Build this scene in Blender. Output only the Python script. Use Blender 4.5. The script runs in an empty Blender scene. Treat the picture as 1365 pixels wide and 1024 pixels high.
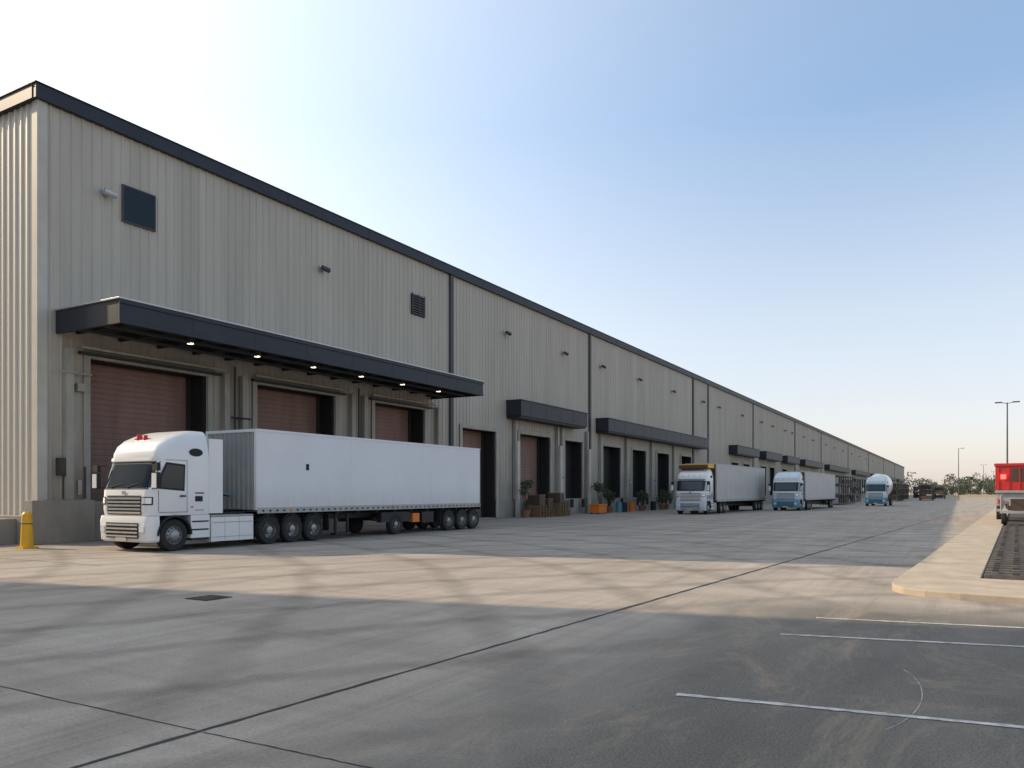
import bpy, math, random
from mathutils import Vector
random.seed(7)
S=bpy.context.scene
D2=math.radians
# ---------------------------------------------------------------- materials
def mat(name,col,rough=0.7,metal=0.0,var=0.0,scale=3.0,stretch=(1,1,1),bump=0.0,bscale=40,col2=None,emit=None,spec=0.5,coat=0,panel=0,grime=None):
    m=bpy.data.materials.new(name); m.use_nodes=True
    nt=m.node_tree; N=nt.nodes; L=nt.links
    b=N['Principled BSDF']
    b.inputs['Base Color'].default_value=(*col,1)
    b.inputs['Roughness'].default_value=rough
    b.inputs['Metallic'].default_value=metal
    b.inputs['Specular IOR Level'].default_value=spec
    if coat: b.inputs['Coat Weight'].default_value=coat
    if emit:
        b.inputs['Emission Color'].default_value=(*emit[0],1); b.inputs['Emission Strength'].default_value=emit[1]
    if var>0 or bump>0:
        tc=N.new('ShaderNodeTexCoord'); mp=N.new('ShaderNodeMapping'); mp.inputs['Scale'].default_value=stretch
        L.new(tc.outputs['Object'],mp.inputs['Vector'])
    if var>0:
        n=N.new('ShaderNodeTexNoise'); n.inputs['Scale'].default_value=scale; n.inputs['Detail'].default_value=8; n.inputs['Roughness'].default_value=0.62
        L.new(mp.outputs['Vector'],n.inputs['Vector'])
        r=N.new('ShaderNodeValToRGB'); r.color_ramp.elements[0].position=0.3; r.color_ramp.elements[1].position=0.7
        c2=col2 if col2 else tuple(c*(1-var) for c in col)
        r.color_ramp.elements[0].color=(*c2,1); r.color_ramp.elements[1].color=(*col,1)
        L.new(n.outputs['Fac'],r.inputs['Fac']); out=r.outputs['Color']
        sx=N.new('ShaderNodeSeparateXYZ'); L.new(tc.outputs['Object'],sx.inputs[0])
        if panel:   # each cladding sheet differs a little in shade
            dv=N.new('ShaderNodeMath'); dv.operation='DIVIDE'; L.new(sx.outputs['Y'],dv.inputs[0]); dv.inputs[1].default_value=panel
            fl=N.new('ShaderNodeMath'); fl.operation='FLOOR'; L.new(dv.outputs[0],fl.inputs[0])
            wn=N.new('ShaderNodeTexWhiteNoise'); wn.noise_dimensions='1D'; L.new(fl.outputs[0],wn.inputs['W'])
            mr=N.new('ShaderNodeMapRange'); L.new(wn.outputs['Value'],mr.inputs['Value']); mr.inputs['To Min'].default_value=0.93; mr.inputs['To Max'].default_value=1.04
            x=N.new('ShaderNodeMix'); x.data_type='RGBA'; x.blend_type='MULTIPLY'; x.inputs[0].default_value=1; L.new(out,x.inputs[6]); L.new(mr.outputs[0],x.inputs[7]); out=x.outputs[2]
        if grime:   # dirt near a given height range
            z0,z1,amt,gc=grime
            mr=N.new('ShaderNodeMapRange'); L.new(sx.outputs['Z'],mr.inputs['Value']); mr.inputs['From Min'].default_value=z0; mr.inputs['From Max'].default_value=z1; mr.inputs['To Min'].default_value=amt; mr.inputs['To Max'].default_value=0
            n3=N.new('ShaderNodeTexNoise'); n3.inputs['Scale'].default_value=2.2; n3.inputs['Detail'].default_value=7
            mp3=N.new('ShaderNodeMapping'); mp3.inputs['Scale'].default_value=(1,2.2,0.25); L.new(tc.outputs['Object'],mp3.inputs['Vector']); L.new(mp3.outputs['Vector'],n3.inputs['Vector'])
            mu=N.new('ShaderNodeMath'); mu.operation='MULTIPLY'; mu.use_clamp=True; L.new(mr.outputs[0],mu.inputs[0]); L.new(n3.outputs['Fac'],mu.inputs[1])
            x=N.new('ShaderNodeMix'); x.data_type='RGBA'; L.new(mu.outputs[0],x.inputs[0]); L.new(out,x.inputs[6]); x.inputs[7].default_value=(*gc,1); out=x.outputs[2]
        L.new(out,b.inputs['Base Color'])
    if bump>0:
        n2=N.new('ShaderNodeTexNoise'); n2.inputs['Scale'].default_value=bscale; n2.inputs['Detail'].default_value=4
        L.new(mp.outputs['Vector'],n2.inputs['Vector'])
        bp=N.new('ShaderNodeBump'); bp.inputs['Strength'].default_value=bump; bp.inputs['Distance'].default_value=0.02
        L.new(n2.outputs['Fac'],bp.inputs['Height']); L.new(bp.outputs['Normal'],b.inputs['Normal'])
    return m
M={}
M['clad']=mat('clad_beige',(0.50,0.455,0.38),0.6,0.05,0.15,0.5,(1,3,0.3),panel=1.2,grime=(1.0,8.5,0.9,(0.20,0.17,0.13)),spec=0.3)
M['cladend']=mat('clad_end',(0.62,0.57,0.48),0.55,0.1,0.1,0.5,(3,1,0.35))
M['trim']=mat('trim_beige',(0.54,0.50,0.43),0.6,0,0.2,1.0)
M['frame']=mat('frame_grey',(0.41,0.38,0.32),0.6,0,0.35,1.5,(1,1,0.4))
M['fascia']=mat('fascia_dark',(0.034,0.038,0.048),0.5,0.2,0.25,0.8,spec=0.35)
M['soffit']=mat('soffit_dark',(0.025,0.027,0.03),0.6,0,0.3,1.0)
M['flash']=mat('flashing',(0.5,0.5,0.5),0.4,0.5,0.1)
M['spout']=mat('downspout_dark',(0.06,0.06,0.063),0.55,0.2,0.2)
M['glassdark']=mat('glass_dark',(0.010,0.020,0.030),0.12,0,spec=0.5)
M['navy']=mat('window_pane_navy',(0.012,0.026,0.040),0.5,0,0.2,2,spec=0.25)  # pane of the upper window, matte so it mirrors little sky
M['black']=mat('black_rubber',(0.018,0.018,0.02),0.75,0,0.4,3)
M['dark']=mat('dark_interior',(0.022,0.02,0.02),0.85)
M['rolldoor']=mat('roll_door',(0.28,0.160,0.125),0.6,0.05,0.3,0.6,(1,2.5,0.5))
M['darkdoor']=mat('dark_doorway',(0.040,0.034,0.03),0.6,0.1,0.3,0.6)  # near-black: unlit interior of the doorways put into the colour
M['plinth']=mat('plinth_concrete',(0.33,0.30,0.25),0.85,0,0.35,0.9,(1,1,0.5),bump=0.3,bscale=25)
M['white']=mat('white_paint',(0.78,0.77,0.75),0.3,0,0.08,0.7,coat=0.3)
M['trailer']=mat('trailer_white',(0.75,0.75,0.75),0.42,0,0.10,0.45,(1,1,0.6),grime=(1.1,2.2,0.6,(0.35,0.31,0.26)))
M['corr']=mat('trailer_front_grey',(0.33,0.34,0.325),0.5,0.1,0.25,1.0)
M['chassis']=mat('chassis_dark',(0.03,0.03,0.032),0.6,0.2,0.4,3)
M['tire']=mat('tire_rubber',(0.026,0.025,0.023),0.85,0,0.35,6)
M['rim']=mat('rim_steel',(0.36,0.355,0.35),0.4,0.6,0.4,5)
M['chrome']=mat('chrome',(0.70,0.70,0.70),0.25,0.8)
M['lamp']=mat('headlamp_glass',(0.75,0.78,0.8),0.1,0.2)
M['redlens']=mat('red_lens',(0.55,0.02,0.015),0.25)
M['redlit']=mat('red_lit_lens',(0.8,0.05,0.03),0.3,emit=((1,0.12,0.08),2.5))
M['orange']=mat('orange_plastic',(0.75,0.2,0.02),0.5,0,0.15)
M['yellow']=mat('yellow_plastic',(0.75,0.40,0.015),0.5,0,0.15,4)
M['red']=mat('red_paint',(0.60,0.02,0.015),0.35,0,0.15,2,coat=0.2)
M['blue']=mat('blue_paint',(0.10,0.26,0.36),0.35,0,0.1,2)
M['lightblue']=mat('pale_blue_paint',(0.52,0.60,0.64),0.35,0,0.1,2)
M['brown']=mat('brown_box',(0.09,0.055,0.035),0.6,0,0.3,2)
M['greybox']=mat('grey_box',(0.42,0.41,0.39),0.55,0,0.25,1.5)
M['vanbox']=mat('van_box',(0.50,0.48,0.45),0.55,0,0.15,1)
M['wood']=mat('pallet_wood',(0.26,0.17,0.09),0.8,0,0.45,4)
M['leaf']=mat('leaf_green',(0.055,0.085,0.03),0.7,0,0.4,3)
M['leafd']=mat('leaf_dark',(0.03,0.05,0.02),0.75,0,0.4,3)
M['leafb']=mat('leaf_olive_haze',(0.10,0.10,0.045),0.75,0,0.4,3)  # olive paled so far trees carry air haze in their colour
M['bark']=mat('bark',(0.07,0.05,0.035),0.9,0,0.3,5)
M['pot']=mat('terracotta',(0.28,0.13,0.08),0.8,0,0.3,5)
M['steel']=mat('rusty_steel',(0.12,0.10,0.085),0.6,0.4,0.5,6)
M['mesh']=mat('weathered_rebar',(0.22,0.19,0.165),0.65,0.3,0.5,6)
M['pole']=mat('pole_steel',(0.12,0.12,0.12),0.5,0.5)
M['paint']=mat('line_paint',(0.62,0.60,0.56),0.8,0,0.6,9,bump=0.2)
M['faint']=mat('worn_line_paint',(0.44,0.41,0.36),0.85,0,0.3,2)
M['joint']=mat('joint_sealant',(0.022,0.022,0.022),0.8,0,0.3,4)
M['kerb']=mat('pavement_concrete',(0.46,0.38,0.28),0.85,0,0.35,1.4,bump=0.3,bscale=30)
M['gravel']=mat('gravel_bed',(0.07,0.055,0.042),0.95,0,0.6,9,bump=0.9,bscale=30)
M['drygrass']=mat('dry_grass',(0.34,0.25,0.12),0.95,0,0.4,0.3)
M['lit']=mat('lit_lamp',(1,0.8,0.5),0.5,emit=((1,0.80,0.52),3))
M['casterwall']=mat('shadow_building_render',(0.4,0.38,0.35),0.8,0,0.2,0.3)  # walls of the added, unseen shadow-casting building
M['roof']=mat('roof_membrane',(0.35,0.35,0.34),0.8,0,0.2,0.2)

# ---------------------------------------------------------------- mesh builder
class B:
    def __init__(s): s.v=[];s.f=[];s.m=[];s.sm=[];s.slots=[]
    def slot(s,k):
        if k not in s.slots: s.slots.append(k)
        return s.slots.index(k)
    def add(s,vs,fs,k,smooth=False):
        o=len(s.v); s.v+= [tuple(v) for v in vs]; i=s.slot(k)
        for f in fs: s.f.append([o+a for a in f]); s.m.append(i); s.sm.append(smooth)
    def box(s,x0,x1,y0,y1,z0,z1,k):
        v=[(x0,y0,z0),(x1,y0,z0),(x1,y1,z0),(x0,y1,z0),(x0,y0,z1),(x1,y0,z1),(x1,y1,z1),(x0,y1,z1)]
        s.add(v,[(0,3,2,1),(4,5,6,7),(0,1,5,4),(1,2,6,5),(2,3,7,6),(3,0,4,7)],k)
    def cyl(s,p0,p1,r0,r1,k,n=12,smooth=True):
        p0=Vector(p0);p1=Vector(p1);d=(p1-p0).normalized()
        a=Vector((0,0,1)) if abs(d.z)<0.9 else Vector((1,0,0))
        u=d.cross(a).normalized(); w=d.cross(u)
        vs=[]
        for p,r in((p0,r0),(p1,r1)):
            for i in range(n):
                t=2*math.pi*i/n; vs.append(p+u*math.cos(t)*r+w*math.sin(t)*r)
        s.add(vs,[(i,(i+1)%n,n+(i+1)%n,n+i) for i in range(n)],k,smooth)
        s.add(vs[:n],[tuple(range(n-1,-1,-1))],k); s.add(vs[n:],[tuple(range(n))],k)
    def lathe_x(s,c,prof,k,n=28,sgn=1):
        vs=[]
        for (x,r) in prof:
            for i in range(n):
                t=2*math.pi*i/n; vs.append((c[0]+sgn*x,c[1]+math.cos(t)*r,c[2]+math.sin(t)*r))
        fs=[]
        for j in range(len(prof)-1):
            for i in range(n):
                a=j*n+i;b2=j*n+(i+1)%n; fs.append((a,b2,b2+n,a+n) if sgn<0 else (a,a+n,b2+n,b2))
        s.add(vs,fs,k,False)
    def build(s,name,parent=None,bevel=0,loc=None):
        me=bpy.data.meshes.new(name); me.from_pydata(s.v,[],s.f); 
        for k in s.slots: me.materials.append(M[k])
        me.polygons.foreach_set('material_index',s.m); me.polygons.foreach_set('use_smooth',s.sm); me.update()
        o=bpy.data.objects.new(name,me); S.collection.objects.link(o)
        if parent: o.parent=parent
        if loc: o.location=loc
        if bevel:
            bm=o.modifiers.new('Bevel','BEVEL'); bm.width=bevel; bm.segments=2; bm.limit_method='ANGLE'; bm.angle_limit=D2(40)
        return o
def empty(name,loc=(0,0,0),rz=0):
    e=bpy.data.objects.new(name,None); S.collection.objects.link(e); e.location=loc; e.rotation_euler=(0,0,rz); e.empty_display_size=0.3
    return e
def lerp_tab(tab,z,i):
    if z<=tab[0][0]: return tab[0][i]
    for a,b in zip(tab,tab[1:]):
        if z<=b[0]:
            t=(z-a[0])/(b[0]-a[0]); return a[i]+(b[i]-a[i])*t
    return tab[-1][i]

# ---------------------------------------------------------------- ground
def ground_mat():
    m=bpy.data.materials.new('yard_concrete_asphalt'); m.use_nodes=True
    nt=m.node_tree;N=nt.nodes;L=nt.links;b=N['Principled BSDF']; b.inputs['Roughness'].default_value=0.9; b.inputs['Specular IOR Level'].default_value=0.2
    tc=N.new('ShaderNodeTexCoord')
    def mapped(stretch=(1,1,1),rot=-4):
        mp=N.new('ShaderNodeMapping'); mp.inputs['Scale'].default_value=stretch; mp.inputs['Rotation'].default_value=(0,0,D2(rot)) 
        L.new(tc.outputs['Object'],mp.inputs['Vector']); return mp.outputs['Vector']
    def noise(scale,stretch=(1,1,1),detail=8,rough=0.6,dist=0,rot=-4):
        n=N.new('ShaderNodeTexNoise'); n.inputs['Scale'].default_value=scale; n.inputs['Detail'].default_value=detail; n.inputs['Roughness'].default_value=rough; n.inputs['Distortion'].default_value=dist
        L.new(mapped(stretch,rot),n.inputs['Vector']); return n.outputs['Fac']
    def ramp(fac,p0,p1,c0,c1):
        r=N.new('ShaderNodeValToRGB'); e=r.color_ramp.elements; e[0].position=p0;e[1].position=p1;e[0].color=(*c0,1);e[1].color=(*c1,1); L.new(fac,r.inputs['Fac']); return r.outputs['Color']
    def mix(fac,a,c,mode='MIX'):
        x=N.new('ShaderNodeMix'); x.data_type='RGBA'; x.blend_type=mode
        if isinstance(fac,float): x.inputs[0].default_value=fac
        else: L.new(fac,x.inputs[0])
        L.new(a,x.inputs[6]); L.new(c,x.inputs[7]); return x.outputs[2]
    base=ramp(noise(0.25),0.3,0.7,(0.35,0.305,0.255),(0.445,0.395,0.335))
    stain=ramp(noise(0.9,(1,0.10,1),6,0.65,0.4),0.35,0.60,(0.82,0.82,0.82),(1,1,1))
    stain2=ramp(noise(0.6,(0.12,1.6,1),7,0.7,0.6,9),0.36,0.52,(0.86,0.86,0.86),(1,1,1))
    blot=ramp(noise(2.5,(1,1,1),8,0.75,0.2),0.28,0.45,(0.80,0.79,0.78),(1,1,1))
    hair=ramp(noise(3.0,(1,0.03,1),7,0.75,0.3),0.38,0.5,(0.86,0.86,0.86),(1,1,1))
    fine=ramp(noise(32,(1,1,1),7,0.85),0.34,0.66,(0.68,0.68,0.68),(1.16,1.16,1.16))
    conc=base
    for q in (stain,stain2,blot,hair,fine): conc=mix(1.0,conc,q,'MULTIPLY')
    for (cx,cy,sc,amt) in ((22,-9,0.10,0.78),(-38,-14,0.085,0.80)):
        mp=N.new('ShaderNodeMapping'); mp.inputs['Location'].default_value=(-cx*sc,-cy*sc,0); mp.inputs['Scale'].default_value=(sc,sc,0)
        L.new(tc.outputs['Object'],mp.inputs['Vector'])
        wv=N.new('ShaderNodeTexWave'); wv.wave_type='RINGS'; wv.rings_direction='SPHERICAL'; wv.inputs['Scale'].default_value=1.3; wv.inputs['Distortion'].default_value=3.5; wv.inputs['Detail'].default_value=6; wv.inputs['Detail Scale'].default_value=0.7; wv.inputs['Detail Roughness'].default_value=0.7
        L.new(mp.outputs['Vector'],wv.inputs['Vector'])
        conc=mix(1.0,conc,ramp(wv.outputs['Fac'],0.0,0.14,(amt,amt,amt),(1,1,1)),'MULTIPLY')
    asp=ramp(noise(48,(1,1,1),7,0.9),0.38,0.64,(0.06,0.055,0.048),(0.26,0.24,0.205))
    aspv=ramp(noise(0.8,(1,0.3,1),6,0.6),0.3,0.65,(0.75,0.75,0.75),(1.1,1.1,1.1)); asp=mix(1.0,asp,aspv,'MULTIPLY')
    dustm=ramp(noise(0.6,(1.3,0.5,1),12,0.85,0.9),0.50,0.62,(0,0,0),(0.65,0.65,0.65))
    dustc=ramp(noise(45,(1,1,1),6,0.85),0.35,0.65,(0.17,0.135,0.10),(0.42,0.34,0.25))
    asp=mix(dustm,asp,dustc)
    sx=N.new('ShaderNodeSeparateXYZ'); L.new(tc.outputs['Object'],sx.inputs[0])
    ma=N.new('ShaderNodeMath'); ma.operation='MULTIPLY_ADD'; L.new(sx.outputs['Y'],ma.inputs[0]); ma.inputs[1].default_value=-0.06; L.new(sx.outputs['X'],ma.inputs[2])
    mb=N.new('ShaderNodeMath'); mb.operation='MULTIPLY_ADD'; L.new(noise(1.2,(1,0.4,1),8),mb.inputs[0]); mb.inputs[1].default_value=1.8; L.new(ma.outputs[0],mb.inputs[2])
    mr=N.new('ShaderNodeMapRange'); L.new(mb.outputs[0],mr.inputs['Value']); mr.inputs['From Min'].default_value=-4.0; mr.inputs['From Max'].default_value=-1.8
    mr2=N.new('ShaderNodeMapRange'); L.new(sx.outputs['Y'],mr2.inputs['Value']); mr2.inputs['From Min'].default_value=13.0; mr2.inputs['From Max'].default_value=14.6; mr2.inputs['To Min'].default_value=1; mr2.inputs['To Max'].default_value=0
    mm=N.new('ShaderNodeMath'); mm.operation='MULTIPLY'; L.new(mr.outputs[0],mm.inputs[0]); L.new(mr2.outputs[0],mm.inputs[1])
    col=mix(mm.outputs[0],conc,asp)
    L.new(col,b.inputs['Base Color'])
    bp=N.new('ShaderNodeBump'); bp.inputs['Strength'].default_value=0.5; bp.inputs['Distance'].default_value=0.012
    L.new(noise(60,(1,1,1),6,0.75),bp.inputs['Height']); L.new(bp.outputs['Normal'],b.inputs['Normal'])
    return m
M['ground']=ground_mat()
g=B(); g.add([(-2500,-800,0),(2500,-800,0),(2500,4000,0),(-2500,4000,0)],[(0,1,2,3)],'ground'); g.build('ground')

def strip(b,p,q,w,z,k):
    p=Vector((p[0],p[1],0));q=Vector((q[0],q[1],0));d=(q-p).normalized();n=Vector((-d.y,d.x,0))*w/2
    b.add([(p-n)+Vector((0,0,z)),(q-n)+Vector((0,0,z)),(q+n)+Vector((0,0,z)),(p+n)+Vector((0,0,z))],[(0,1,2,3)],k)
def wavy(b,p,q,w,z,k,n=30,amp=0.006):
    p=Vector((p[0],p[1],0));q=Vector((q[0],q[1],0));d=(q-p).normalized();nn=Vector((-d.y,d.x,0))
    vs=[]
    for i in range(n+1):
        c=p.lerp(q,i/n); ww=w/2*random.uniform(0.7,1.25); o=random.uniform(-amp,amp)
        vs.append(c+nn*(o-ww)+Vector((0,0,z))); vs.append(c+nn*(o+ww)+Vector((0,0,z)))
    b.add(vs,[(2*i,2*i+2,2*i+3,2*i+1) for i in range(n)],k)
j=B()
wavy(j,(-5.6,-4),(-4.65,11.3),0.05,0.004,'joint',90); wavy(j,(-4.65,11.32),(-2.5,46),0.07,0.004,'joint',120,0.01); strip(j,(-2.5,46.03),(4,150),0.05,0.004,'joint')
wavy(j,(-40,4.0),(-5.15,4.05),0.016,0.004,'joint',120); wavy(j,(-5.05,4.05),(-2.5,4.1),0.014,0.004,'joint',30)
wavy(j,(-60,11.5),(-18.6,11.9),0.025,0.004,'joint',60)
j.build('expansion_joint')
ln=B()
for a,b_ in (((-2.25,6.95),(3.4,7.75)),((-2.03,10.56),(3.4,11.75)),((-1.84,12.2),(3.4,13.2))): wavy(ln,a,b_,0.085,0.006,'paint',60,0.003)
ln.build('parking_line')
ln=B(); strip(ln,(-18.0,18),(-18.6,60),0.12,0.005,'faint'); strip(ln,(-27.5,14.2),(-22,14.25),0.08,0.005,'faint'); ln.build('lane_marking')
arc=B(); pts=[(-0.35+0.55*math.cos(t)-0.5, 7.9+1.5*math.sin(t)) for t in [x*0.065-0.9 for x in range(29)]]
for a,b_ in zip(pts,pts[1:]): strip(arc,a,b_,0.010*random.uniform(.3,1.5),0.0045,'faint')
arc.build('scrape_mark')
mh=B(); mh.box(-11.65,-11.1,8.95,9.5,0.0,0.012,'joint')
for i in range(5): mh.box(-11.6,-11.15,9.0+i*0.1,9.04+i*0.1,0.012,0.02,'steel')
mh.build('drain_cover')

def px(y,off): return -1.15+(y-16.3)*0.053+off
pv=B()
def poly_prism(b,pts,z0,z1,k):
    n=len(pts); vs=[(p[0],p[1],z0) for p in pts]+[(p[0],p[1],z1) for p in pts]
    b.add(vs,[tuple(range(n,2*n))]+[(i,(i+1)%n,n+(i+1)%n,n+i) for i in range(n)],k)
pts=[(-1.15,16.75),(-1.10,16.25),(-0.90,15.85),(-0.55,15.6),(0.0,15.45),(1.2,15.35),(7,15.6),(7,18.3),(0.35,18.3)]
pts+= [(px(150,1.35),150),(px(150,0),150)]
poly_prism(pv,pts,0.0,0.12,'kerb')
o=pv.build('pavement',bevel=0.02)
sj=B()
for i in range(22): 
    y=18.5+i*3.0; strip(sj,(px(y,0.02),y),(px(y,1.3),y),0.015,0.124,'steel')
sj.build('pavement_joints')
gb=B()
gb.add([(0.38,18.32,0.02),(6,18.32,0.02),(10,110,0.02),(px(110,1.37),110,0.02)],[(0,1,2,3)],'gravel'); gb.build('gravel_bed')
rb=B()
for i in range(0,45):
    y=18.55+i*0.62
    x0=px(y,1.45)
    rb.box(x0,x0+2.9,y-0.05,y+0.05,0.10,0.19,'mesh')
    rb.cyl((x0,y+0.31,0.12),(x0+2.9,y+0.31,0.12),0.02,0.02,'mesh',6)
    for jx in range(8): rb.box(x0+0.12+jx*0.36,x0+0.24+jx*0.36,y-0.05,y+0.05,0.191,0.24,'mesh' if (i*3+jx*5)%7<2 else 'steel')
for jx in range(0,8):
    xo=1.5+jx*0.36
    rb.cyl((px(18.4,xo),18.4,0.085),(px(45.5,xo),45.5,0.085),0.025,0.025,'mesh',6)
rb.build('rebar_mat')
bm=B()
vs=[];fs=[]
nx,ny=40,6
for iy in range(ny):
    for ix in range(nx):
        x=-20+ix*5; y=310+iy*16
        z=-0.2+1.5*math.sin(math.pi*iy/(ny-1))*(0.6+0.5*random.random())*(math.sin(math.pi*ix/(nx-1))**0.3)
        vs.append((x,y,z))
for iy in range(ny-1):
    for ix in range(nx-1):
        a=iy*nx+ix; fs.append((a,a+1,a+nx+1,a+nx))
bm.add(vs,fs,'drygrass',True); bm.build('dry_grass_bank')

# ---------------------------------------------------------------- warehouse
WX=-28.66; Y0=15.9; Y1=512; H=16.0
wh=empty('warehouse',(0,0,0))
doors=[]
doors+=[(17.8,23.1,1.5,6.9,'r'),(25.9,31.15,1.5,6.9,'r'),(34.4,39.1,1.5,6.9,'r'),(43.3,47.6,0.05,6.1,'r'),
        (51.1,56.05,1.3,6.2,'r'),(58.8,62.2,1.3,6.15,'d'),(66.8,71.1,1.3,6.1,'d'),(74.2,78.1,1.3,6.1,'d'),(81.6,85.6,1.3,6.1,'d'),(90,94,1.3,6.1,'r')]
canopies=[(49.1,60.6),(65.2,97.5)]
for (a,b_) in ((112,126),(131,144),(149,161.5),(168,192),(202,242),(256,300),(314,360),(375,430),(445,495)):
    canopies.append((a,b_)); y=a+1.5
    while y+4<b_: doors.append((y,y+4,1.3,6.1,random.choice('ddr'))); y+=7
doors.sort()
def ribbed(b,y0,y1,z0,z1,k='clad'):
    pts=[];p=0.40
    i=math.floor(y0/p)
    while i*p<y1:
        for dy,dx in((0,0),(0.28,0),(0.315,0.04),(0.365,0.04)):
            y=i*p+dy
            if y0<y<y1: pts.append((y,dx))
        i+=1
    pts=[(y0,0)]+pts+[(y1,0)]
    n=len(pts)
    vs=[(WX+dx,y,z0) for y,dx in pts]+[(WX+dx,y,z1) for y,dx in pts]
    b.add(vs,[(i,i+1,n+i+1,n+i) for i in range(n-1)],k)
w=B()
ZT=7.2
ribbed(w,Y0+0.3,Y1,ZT,H)
y=Y0+0.3
for d in doors:
    ribbed(w,y,d[0],1.3,ZT); ribbed(w,d[0],d[1],d[3],ZT); y=d[1]
ribbed(w,y,Y1,1.3,ZT)
w.build('long_wall',wh)
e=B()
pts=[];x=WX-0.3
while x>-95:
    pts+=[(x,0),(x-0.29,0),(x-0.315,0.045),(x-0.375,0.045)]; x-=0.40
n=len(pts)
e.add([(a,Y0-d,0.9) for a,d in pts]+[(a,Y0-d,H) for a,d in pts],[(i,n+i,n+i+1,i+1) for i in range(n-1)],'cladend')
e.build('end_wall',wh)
t=B()
t.box(WX-0.3,WX+0.06,Y0-0.06,Y0+0.3,1.55,H,'trim')
t.build('corner_trim',wh,0.01)
r=B()
r.box(WX-66,WX-0.01,Y0+0.02,Y1,H-0.3,H+0.1,'roof')
r.box(WX+0.0,WX+0.22,Y0-0.2,Y1+0.2,H-0.12,H+0.40,'fascia')
r.box(WX-66.2,WX-0.002,Y0-0.22,Y0-0.002,H-0.12,H+0.38,'fascia')
r.box(WX-0.1,WX+0.26,Y0-0.24,Y1+0.24,H+0.401,H+0.44,'fascia')
r.box(WX-66.2,WX-0.102,Y0-0.26,Y0+0.1,H+0.385,H+0.42,'fascia')
y=Y0+5.8
while y<200: r.box(WX+0.221,WX+0.23,y,y+0.025,H-0.11,H+0.39,'soffit'); y+=6
r.box(WX-66.2,WX-66.0,Y0,Y1,0,H,'cladend'); r.box(WX-66,WX,Y1,Y1+0.2,0,H,'cladend')
r.build('roof',wh)
p=B()
p.box(WX+0.002,WX+0.45,Y0-0.45,17.75,0,1.55,'plinth'); 
p.box(WX+0.002,WX+0.35,17.752,43.2,0,1.5,'plinth')
p.box(WX-66,WX,Y0-0.45,Y0-0.002,0,1.0,'plinth')
p.box(WX-0.1,WX+0.09,47.7,Y1,0,1.3,'plinth')
p.box(WX-34,WX-0.55+0.0,Y0-2.6,Y0-0.46,0,0.9,'plinth')
p.build('plinth',wh,0.015)
dr=B()
R=1.0
for (a,b_,z0,z1,kind) in doors:
    x=WX-R
    dr.box(WX-R-0.1,WX-0.005,a-0.12,a,z0,z1+0.1,'black'); dr.box(WX-R-0.1,WX-0.005,b_,b_+0.12,z0,z1+0.1,'black')
    dr.box(WX-R-0.1,WX-0.005,a,b_,z1,z1+0.12,'black'); dr.box(WX-R-0.1,WX-0.005,a,b_,z0-0.12,z0,'plinth')
    k='rolldoor' if kind=='r' else 'darkdoor'
    if a<200:
        n=int((z1-z0)/0.22); vs=[];prof=[]
        for i in range(n+1):
            zz=z0+(z1-z0)*i/n
            prof+=[(0,zz),(0.015,zz+0.02),(0.015,zz+0.15)] if i<n else [(0,zz)]
        m=len(prof)
        vs=[(x+q[0],a,q[1]) for q in prof]+[(x+q[0],b_,q[1]) for q in prof]
        dr.add(vs,[(i,m+i,m+i+1,i+1) for i in range(m-1)],k)
        dr.box(x+0.02,x+0.12,b_-0.28,b_-0.102,z0,z1,'darkdoor')  # near-black strip stands for the dark gap beside the door
    else: dr.box(x-0.05,x,a,b_,z0,z1,k)
    dr.box(WX+0.05,WX+0.11,a-0.28,a-0.02,z0,z1+0.25,'frame'); dr.box(WX+0.05,WX+0.11,b_+0.02,b_+0.28,z0,z1+0.25,'frame')
    dr.box(WX+0.05,WX+0.13,a-0.018,b_+0.018,z1+0.02,z1+0.25,'frame')
    if a<110:
        dr.box(WX-0.9,WX-0.05,b_-0.10,b_-0.004,z0,z1-0.05,'black')
        if z0>1: 
            for yb in (a+0.4,b_-0.75): dr.box(WX+0.36,WX+0.52,yb,yb+0.35,z0-0.75,z0-0.05,'black')
dr.build('dock_doors',wh)
sp=B()
for y in (42.0,63.8,94.8,101.4,126.9,163.1,196.8,247.9,306,370,435): 
    sp.box(WX+0.046,WX+0.16,y-0.17,y+0.17,0.1,H-0.13,'spout')
sp.build('downspouts',wh)
cl=B()
for y in (16.9,24.0,25.0,32.4,33.4,40.4,50.2,57.2,58.0,63.0,66.0,72.4,79.6,87):
    cl.box(WX+0.05,WX+0.30,y-0.14,y+0.14,1.56 if y<42 else 1.31,7.15,'frame')
for y in (50.2,57.3,63.0): cl.box(WX+0.302,WX+0.5,y-0.2,y+0.2,0,5.6,'trim')
for a,b_ in ((17.3,23.7),(25.5,31.8),(33.8,39.8)):
    cl.cyl((WX+0.4,a,7.25),(WX+0.4,b_,7.25),0.07,0.07,'frame',8); cl.box(WX+0.12,WX+0.32,a,b_,7.0,7.1,'soffit')
cl.cyl((WX+0.2,24.5,1.6),(WX+0.2,24.5,7.5),0.05,0.05,'spout',8); cl.cyl((WX+0.2,32.9,1.6),(WX+0.2,32.9,7.5),0.05,0.05,'spout',8)
cl.cyl((WX+0.3,16.5,6.25),(WX+0.3,17.7,6.25),0.04,0.04,'frame',8); cl.cyl((WX+0.3,24.2,5.2),(WX+0.3,25.3,5.2),0.04,0.04,'soffit',8)
cl.box(WX+0.08,WX+0.25,17.2,17.5,5.6,5.9,'frame')
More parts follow.
